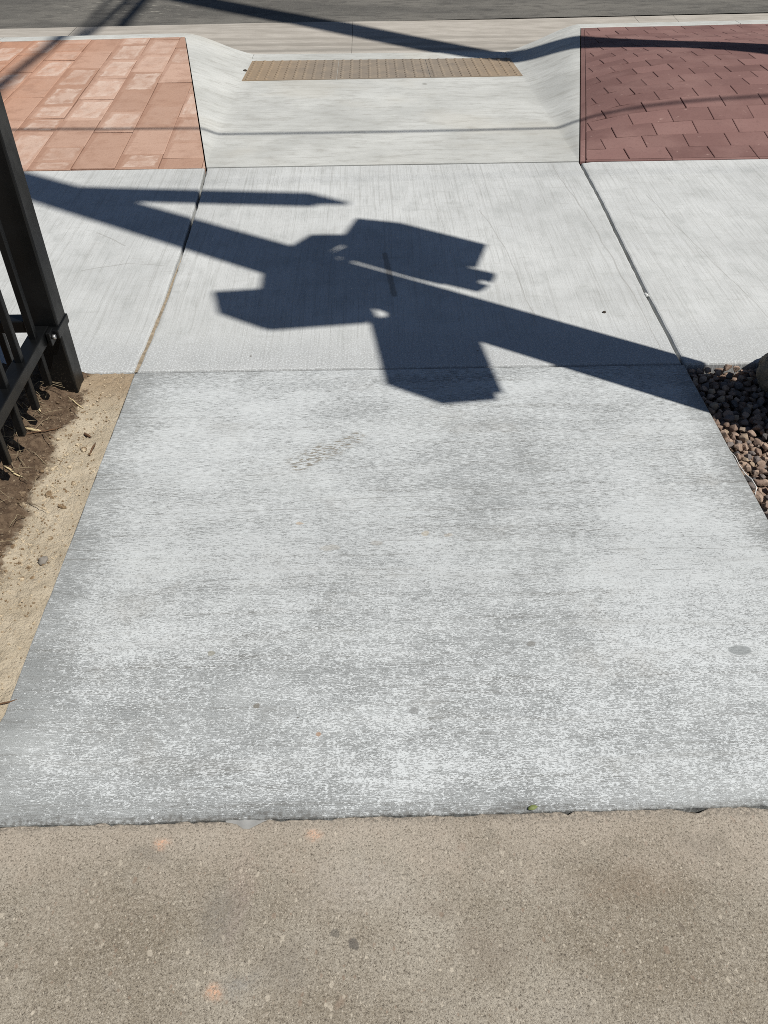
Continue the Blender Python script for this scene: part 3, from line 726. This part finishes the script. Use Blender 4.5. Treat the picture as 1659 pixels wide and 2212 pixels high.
# boulder by the sidewalk edge
bm = bmesh.new(); bmesh.ops.create_icosphere(bm, subdivisions=5, radius=1)
for v in bm.verts:
    p = v.co.normalized(); k = 1+.18*mn.noise(p*1.4+Vector((4, 1, 0)))+.07*mn.noise(p*4)+.025*mn.fractal(p*9, .8, 2, 4)
    v.co = Vector((p.x*.205, p.y*.18, p.z*.145))*k
o = from_bm('boulder', bm, M['boulder'], smooth=True); o.location = (1.465, 2.275, .035)
tag(o, 'tan boulder at the gravel corner cut by the picture edge', 'boulder')

# ------------------------------------------------------------------ metal fence, left
fe = empty('metal_fence', (-1.0, 2.32, 0)); FO = Vector(fe.location)
tag(fe, 'black metal picket fence with square corner post in the soil', 'fence')
def fbox(name, x0, x1, y0, y1, z0, z1, bev=.003, parent=fe, mat=None):
    PO = FO if parent is fe else FO+Vector(parent.location)
    return box(name, Vector(((x0+x1)/2, (y0+y1)/2, (z0+z1)/2))-PO, x1-x0, y1-y0, z1-z0, mat or M['fence'], parent, 0, bev)
fbox('post', -1.042, -.960, 2.285, 2.367, -.05, 1.95, .006)
fbox('post', -1.042, -.960, .22, .302, -.05, 1.95, .006)
fbox('post', -3.45, -3.37, 2.285, 2.367, -.05, 1.95, .006)
cap = fbox('post_cap', -1.052, -.950, 2.275, 2.377, 1.951, 1.972, .004)
def channel(name, horiz, a, b, c_, z0, z1):
    wd = .024
    if horiz == 'y': return fbox(name, c_-wd, c_+wd, a, b, z0, z1, .003)
    return fbox(name, a, b, c_-wd, c_+wd, z0, z1, .003)
for z0 in (.208, 1.62):
    channel('rail', 'y', .303, 2.284, -1.012, z0, z0+.040)
    channel('rail', 'x', -3.37, -1.043, 2.335, z0, z0+.040)
def picket_box(x, y):
    bm = bmesh.new(); add_box(bm, (0, 0, 0), .0205, .0205, 1.74)
    return bm
bm = picket_box(0, 0); bmesh.ops.bevel(bm, geom=bm.edges[:], offset=.002, segments=1, affect='EDGES'); pme = bpy.data.meshes.new('picket'); bm.to_mesh(pme); bm.free(); pme.materials.append(M['fence'])
for i in range(14):
    o = bpy.data.objects.new('picket', pme); COL.objects.link(o); o.parent = fe; o.location = Vector((-1.012, 2.210-.1325*i, .085+.87))-FO
for i in range(16):
    o = bpy.data.objects.new('picket', pme); COL.objects.link(o); o.parent = fe; o.location = Vector((-1.168-.1325*i, 2.335, .085+.87))-FO
br = fbox('bracket', -1.046, -.956, 2.262, 2.371, .213, .243, .003)
e_ = fbox('flange', -.984, -.972, 2.232, 2.270, .205, .249, .002, br)
bo = tube('bolt', [(-.971-br.location.x-FO.x, 2.248-br.location.y-FO.y, .229-br.location.z-FO.z), (-.962-br.location.x-FO.x, 2.248-br.location.y-FO.y, .229-br.location.z-FO.z)], .0075, M['bolt'], br, 8)
fbox('flange', -1.072, -1.040, 2.305, 2.365, .203, .253, .002, br)

# ------------------------------------------------------------------ small things on the ground
def clods():
    vs, fs = [], []; R3 = random.Random(5)
    for i in range(2300):
        x = R3.uniform(-1.3, -.81) if i > 900 else R3.gauss(-.945, .055); y = R3.uniform(.9, 2.39)
        if i <= 900: y = R3.uniform(1.35, 2.30)
        if x > -.812: continue
        rr = R3.uniform(.0012, .0038) if R3.random() < .95 else R3.uniform(.004, .0085)
        vv, ff = R3.choice(lowp); mt = Matrix.Translation((x, y, dirtz(x, y)+rr*.3))@Matrix.Rotation(R3.uniform(0, 6.3), 4, 'Z')@Matrix.Rotation(R3.uniform(-1, 1), 4, 'X'); b0 = len(vs)
        vs += [mt@Vector((v.x*rr*1.1, v.y*rr*.9, v.z*rr)) for v in vv]; fs += [tuple(b0+q for q in fc) for fc in ff]
    o = pyd('dirt', vs, fs, M['clod']); tag(o, 'loose crumbs of soil scattered over the sandy strip', 'dirt', kind='stuff')
clods()
def straw(name, x, y, ln, an, rad, mat, label, cat, group=None, lift=.004, bend=.15, z=None):
    pts = []
    for i in range(6):
        q = i/5-.5; xx = x+math.cos(an)*ln*q-math.sin(an)*bend*ln*(q*q); yy = y+math.sin(an)*ln*q+math.cos(an)*bend*ln*(q*q)
        pts.append((xx, yy, (dirtz(xx, yy) if z is None else z)+rad+lift*(1-abs(q)*1.6)))
    o = tube(name, pts, [rad*.6, rad, rad, rad, rad*.9, rad*.4], mat, None, 6); tag(o, label, cat, group); return o
straw('straw', -.955, 2.225, .085, -.75, .0022, M['straw'], 'pale straw lying against the foot of the corner post', 'straw')
straw('straw', -1.035, 2.06, .055, -.25, .0042, M['straw'], 'thick broken straw on the dark soil under the fence', 'straw')
straw('straw', -1.005, 2.055, .12, .55, .0022, M['twig'], 'thin grey-brown stem beside the broken straw under the fence', 'stem')
straw('straw', -1.035, 1.86, .07, -.5, .0028, M['straw'], 'pale straw poking out below the third picket', 'straw')
straw('straw', -1.05, 2.17, .035, -1.0, .0035, M['straw'], 'short white straw close to the post under the rail', 'straw')
straw('twig', -.875, 2.055, .035, -.75, .0045, M['twig'], 'brown seed-like twig on the pale sand near the slab', 'twig')
straw('twig', -.84, 1.985, .06, 1.5, .003, M['twig'], 'curved brown twig touching the slab edge', 'twig', lift=.008)
straw('twig', -.825, 1.073, .085, .35, .0022, M['twig'], 'thin brown twig on the sand at the picture edge', 'twig')
dv, df = [], []; R4 = random.Random(11)
for i in range(110):
    x, y = R4.gauss(-1.075, .05), R4.uniform(1.5, 2.27); an = R4.uniform(0, 6.3); ln = R4.uniform(.025, .10); up = R4.uniform(0, .035)
    z = dirtz(x, y); pts = [(x, y, z), (x+math.cos(an)*ln*.5, y+math.sin(an)*ln*.5, z+up+.003), (x+math.cos(an)*ln, y+math.sin(an)*ln, z+up*.7+.002)]
    v_, f_ = tube_mesh(pts, [.0014, .0011, .0006], 4); b0 = len(dv); dv += v_; df += [tuple(b0+q for q in fc) for fc in f_]
o = pyd('dry_grass', dv, df, plain('grey_dead_grass', S(138, 124, 100), .9), None, True); tag(o, 'dead grey grass and rootlets under the pickets', 'dry grass', kind='stuff')
def pebble(name, x, y, z, rx, ry, rz_, mat, label, cat, seed=0):
    bm = bmesh.new(); bmesh.ops.create_icosphere(bm, subdivisions=3, radius=1)
    for v in bm.verts: p = v.co.normalized(); v.co = Vector((p.x*rx, p.y*ry, p.z*rz_))*(1+.35*mn.noise(p*1.6+Vector((seed*4, 0, 0)))+.25*mn.noise(p*4+Vector((0, seed*4, 0))))
    o = from_bm(name, bm, mat, smooth=True); o.location = (x, y, z+rz_*.5); o.rotation_euler.z = seed; tag(o, label, cat); return o
pebble('pebble', -.857, 1.522, dirtz(-.857, 1.522), .013, .011, .009, M['pebble'], 'grey pebble sitting alone on the pale sand', 'pebble', 1)
pebble('soil_clod', -.868, 1.985, dirtz(-.868, 1.985), .010, .008, .006, M['clod'], 'brown soil clod beside the curved twig', 'clod', 2)
pebble('soil_clod', -.915, 1.78, dirtz(-.915, 1.78), .011, .009, .007, M['clod'], 'dark clod on the sand where dark soil ends', 'clod', 3)
pebble('pebble', .859, 2.77, 0, .007, .006, .004, M['black_debris'], 'tiny black bit on the sidewalk near the red-side joint', 'debris', 4)
pebble('paper_scrap', 1.051, 2.905, -.004, .006, .013, .006, M['white'], 'white scrap stuck in the dark sidewalk joint', 'scrap', .2)
pebble('pebble', -.905, 6.72, rampz(-.905, 6.72), .012, .014, .008, M['black_debris'], 'dark speck of debris beside the tactile plate edge', 'debris', 5)
# small green leaf in the joint
vs = []; fs = []
for i in range(7):
    q = i/6; wd = .0048*math.sin(math.pi*q)**.8+.0003; vs += [(.283+.020*q, .808-wd+.004*q, .0025+.001*math.sin(q*3)), (.283+.020*q, .808+wd*.9+.004*q, .0035+.002*math.sin(q*3)), ]
for i in range(6): fs.append((2*i, 2*i+2, 2*i+3, 2*i+1))
o = pyd('leaf', vs, fs, M['leaf'], None, True); tag(o, 'small green leaf lying in the joint at the old pavement', 'leaf')
sm = o.modifiers.new('thick', 'SOLIDIFY'); sm.thickness = .0006
# white plastic strip against the slab edge
o = tube('plastic_strip', [(1.053, 1.95, -.012), (1.056, 1.90, -.003), (1.055, 1.86, -.004), (1.058, 1.82, -.003), (1.065, 1.79, .001), (1.066, 1.755, .001), (1.057, 1.735, -.008)], .0014, M['white'], None, 6)
tag(o, 'white plastic strip curling out between slab and gravel', 'plastic strip')

# ------------------------------------------------------------------ the signal pole whose shadow crosses the walk (stands right of the frame)
BX, BY = 1.50, 1.9875
NH = Vector((.559, .829))                           # level, square to the sun
def W3(v, s_, z): return Vector((NH.x*v+DH.x*s_, NH.y*v+DH.y*s_, z))
sp = empty('traffic_signal_pole', (BX, BY, -.03)); tag(sp, 'traffic signal pole whose shadow with three heads crosses the walk', 'signal pole')
HT = 9.0
tube('shaft', [(0, 0, .03), (0, 0, 3), (0, 0, 6), (0, 0, HT)], [.146, .142, .132, .105], M['galv'], sp, 28)
box('base_plate', (0, 0, .02), .38, .38, .035, M['galv'], sp, .6, .004)
for a_ in range(4): tube('anchor_bolt', [(.205*math.cos(a_*1.5708+1.385), .205*math.sin(a_*1.5708+1.385), .03), (.205*math.cos(a_*1.5708+1.385), .205*math.sin(a_*1.5708+1.385), .09)], .014, M['galv'], sp, 8)
box('hand_hole', W3(0, -.147, .5)+Vector((0, 0, 0)), .11, .02, .16, M['galv'], sp, math.atan2(DH.y, DH.x)+1.5708, .004)
tube('pole_cap', [(0, 0, HT), (0, 0, HT+.04)], [.11, .07], M['galv'], sp, 20)
def head(name, ev, es, z, wdv, dpv, ht, mat):
    """box housing; wdv and dpv are its width and depth as (v, s) vectors from the corner (ev, es)"""
    c0 = W3(ev, es, z); a_ = W3(wdv[0], wdv[1], 0); b_ = W3(dpv[0], dpv[1], 0); up = Vector((0, 0, ht))
    vs = [c0, c0+a_, c0+a_+b_, c0+b_, c0+up, c0+a_+up, c0+a_+b_+up, c0+b_+up]; O = sum(vs, Vector())/8
    bm = bmesh.new(); q = [bm.verts.new(v-O) for v in vs]
    for fc in ((0, 1, 2, 3), (4, 5, 6, 7), (0, 1, 5, 4), (1, 2, 6, 5), (2, 3, 7, 6), (3, 0, 4, 7)): bm.faces.new([q[i] for i in fc])
    bmesh.ops.recalc_face_normals(bm, faces=bm.faces)
    o = from_bm(name, bm, mat, sp, .005); o.location = O; return o, O, a_, b_, up
def arm(parent, O, p0, p1, rad=.025): return tube('bracket', [Vector(p0)-O, Vector(p1)-O], rad, M['black'], parent, 10)
U = lambda u_: u_-.1206
# pedestrian head B
cs = -.20; zc = (2.129-.1206-cs)/COT
Ev, Es = -.485, cs+.0785
o, O, a_, b_, up = head('pedestrian_signal', Ev, Es, zc-.193, (.279, -.325), (.126, .139), .386, M['black'])
for zz in (-.12, 0, .12): arm(o, O, O+Vector((0, 0, zz))+b_*.3, Vector((0, 0, O.z+zz)), .065)
lens = box('screen', -b_*.505, a_.length*.84, .012, .32, M['lensd'], o, math.atan2(a_.y, a_.x), .004)
for zz in (-.16, -.08, 0, .08, .16): box('louvre', -b_*.50+Vector((0, 0, zz)), a_.length*.86, .045, .004, M['black'], o, math.atan2(a_.y, a_.x), .001)
# pedestrian head C
cs = -.25; zc = (1.362-cs)/COT
w_, d_ = (.300, .259), (.120, -.140)
Ev, Es = -.343-(w_[0]+d_[0])/2, cs-(w_[1]+d_[1])/2
o, O, a_, b_, up = head('pedestrian_signal', Ev, Es, zc-.19, (.345, .298), d_, .375, M['black'])
for zz in (-.12, 0, .12): arm(o, O, O+Vector((0, 0, zz))+a_*.2, Vector((0, 0, O.z+zz)), .065)
box('screen', b_*.505, a_.length*.84, .012, .32, M['lensd'], o, math.atan2(a_.y, a_.x), .004)
for zz in (-.17, -.09, 0, .09, .15): box('louvre', b_*.58+Vector((0, 0, zz)), a_.length*.86, .035, .004, M['black'], o, math.atan2(a_.y, a_.x), .001)
# vehicle head: three stacked sections with tunnel visors
def tunnel(parent, c0, axis, rad, ln, cut=1.25):
    axis = axis.normalized(); side = Vector((-axis.y, axis.x, 0)); vs, fs = [], []; n = 18
    for i in range(n+1):
        an = -math.pi/2+cut*.5+(2*math.pi-cut)*i/n
        for (l_, rr) in ((0, rad), (ln*(1-.25*(1-math.sin(an))/2), rad), (ln*(1-.25*(1-math.sin(an))/2), rad-.006), (0, rad-.006)):
            vs.append(c0+axis*l_+side*math.cos(an)*rr+Vector((0, 0, math.sin(an)*rr)))
    for i in range(n):
        for j in range(4): q = i*4; fs.append((q+j, q+4+j, q+4+(j+1) % 4, q+(j+1) % 4))
    return pyd('visor', vs, fs, M['black'], parent, True)
e1, e2 = Vector((.22, .07)), Vector((.095, -.30))
cs = .10                                            # s of the top back right corner
Ps, Pv = cs, .525
zt = (2.385-.1206-cs)/COT; ht = .75
bd = .68
o, O, a_, b_, up = head('vehicle_signal', Pv-e1.x, Ps-e1.y, zt-ht, (e1.x, e1.y), (e2.x*bd, e2.y*bd), ht, M['yellow'])
for q in range(3):
    zz = ht*(.333*(1-q)); tunnel(o, b_*.5+Vector((0, 0, zz)), b_, .098, .03)
    vs, fs = tube_mesh([b_*.5+Vector((0, 0, zz)), b_*.52+Vector((0, 0, zz))], .09, 18); pyd('lens', vs, fs, M['lensd'], o)
arm(o, O, O+up*.46-a_*.4, Vector((0, 0, O.z+ht*.46)), .028); zb = (2.385-.1206)/COT; tube('bracket', [W3(0, 0, zb)-O, W3(.262, 0, zb)-O, W3(.275, -.02, zb-.05)-O, O-O+up*.49-a_*.45], .058, M['black'], o, 10)
tube('bracket', [W3(0, 0, zb-.11)-O, W3(.32, .0, zb-.11)-O], .046, M['black'], o, 10)  # extra bar, added to narrow the lit gap in the head's shadow
# second vehicle head tucked behind it, turned to the other street
cs2 = -.03; zt2 = (2.18-.1206-cs2)/COT
o, O, a_, b_, up = head('vehicle_signal', .162, cs2-.10, zt2-.62, (.19, .02), (-.012, .14), .62, M['yellow'])
for q in range(3):
    zz = .62*(.333*(1-q)); tunnel(o, -b_*.5+Vector((0, 0, zz-.005)), -b_, .092, .225, .25)
    vs, fs = tube_mesh([-b_*.5+Vector((0, 0, zz)), -b_*.52+Vector((0, 0, zz))], .085, 18); pyd('lens', vs, fs, M['lensd'], o)
arm(o, O, O+up*.47, Vector((0, 0, O.z+.62*.47)), .026)
# street sign blade
s0 = .05; zt = (3.72-.1206-s0)/COT
p0 = W3(.12, s0, 0); p1 = W3(.645, s0-.985, 0); dr = (p1-p0); th = Vector((-dr.y, dr.x, 0)).normalized()*.016
prof = [(0, 0), (1, 0), (1.0, -.40), (.86, -.43), (.80, -.53), (0, -.53)]
vs = [p0+dr*t+th*sg+Vector((0, 0, zt+z_)) for sg in (-1, 1) for (t, z_) in prof]
n = 6; fs = [tuple(range(n)), tuple(range(2*n-1, n-1, -1))]+[(i, (i+1) % n, n+(i+1) % n, n+i) for i in range(n)]
pyd('street_sign', vs, fs, M['signg'], sp)

# ------------------------------------------------------------------ utility pole and overhead cables (out of frame, casting the long shadows)
ub = Vector((4.3, 4.84, 0)); t_ = empty('utility_pole', ub); tag(t_, 'wooden utility pole casting the long shadow across the brick and kerb', 'utility pole')
lean = Vector((0, .036, 0))
tube('trunk', [(0, 0, -.2)]+[Vector((0, 0, z))+lean*z for z in (2, 5, 9, 14)], [.185, .183, .180, .175, .165], M['wood'], t_, 24)
bm = bmesh.new(); add_box(bm, (0, 0, 0), .1, 2.4, .12); o = from_bm('cross_arm', bm, M['wood'], t_, .005); o.location = lean*13+Vector((-.18, 0, 13.0))
for yy in (-1.0, -.4, .4, 1.0): tube('insulator', [(-.18+lean.x*13, yy+lean.y*13, 13.06), (-.18+lean.x*13, yy+lean.y*13, 13.2)], [.04, .025], M['pebble'], t_, 10)
def cable(label, fn, H, rad, n=60, name='overhead_cable'):
    pts = []
    for i in range(n+1):
        x, y = fn(i/n); pts.append((x-DH.x*COT*H, y-DH.y*COT*H, H))
    o = tube(name, pts, rad, M['rubber'], None, 10); tag(o, label, 'cable'); return o
cable('overhead cable whose thin shadow runs across ramp and both pavings', lambda q: ((q-.5)*30, 4.985+.022*((q-.5)*30)+(.014*((q-.5)*30)**2 if abs((q-.5)*30) < 4 else .014*16+.112*(abs((q-.5)*30)-4))), 6.0, .017)
cable('thin overhead wire leaving a faint shadow behind the sidewalk joint', lambda q: ((q-.5)*30, 4.165+.03*(q-.5)*30), 9, .0028)
cable('thick overhead cable shading the paving corner towards the road', lambda q: (-2.40+.0*(q*20)+.045*((q*20)-2)*.9, 3.9+q*20), 11.0, .045)
cable('second overhead cable beside the thick one over the road', lambda q: (-2.36-.022*((q*20)-2), 3.9+q*20), 12.0, .032)
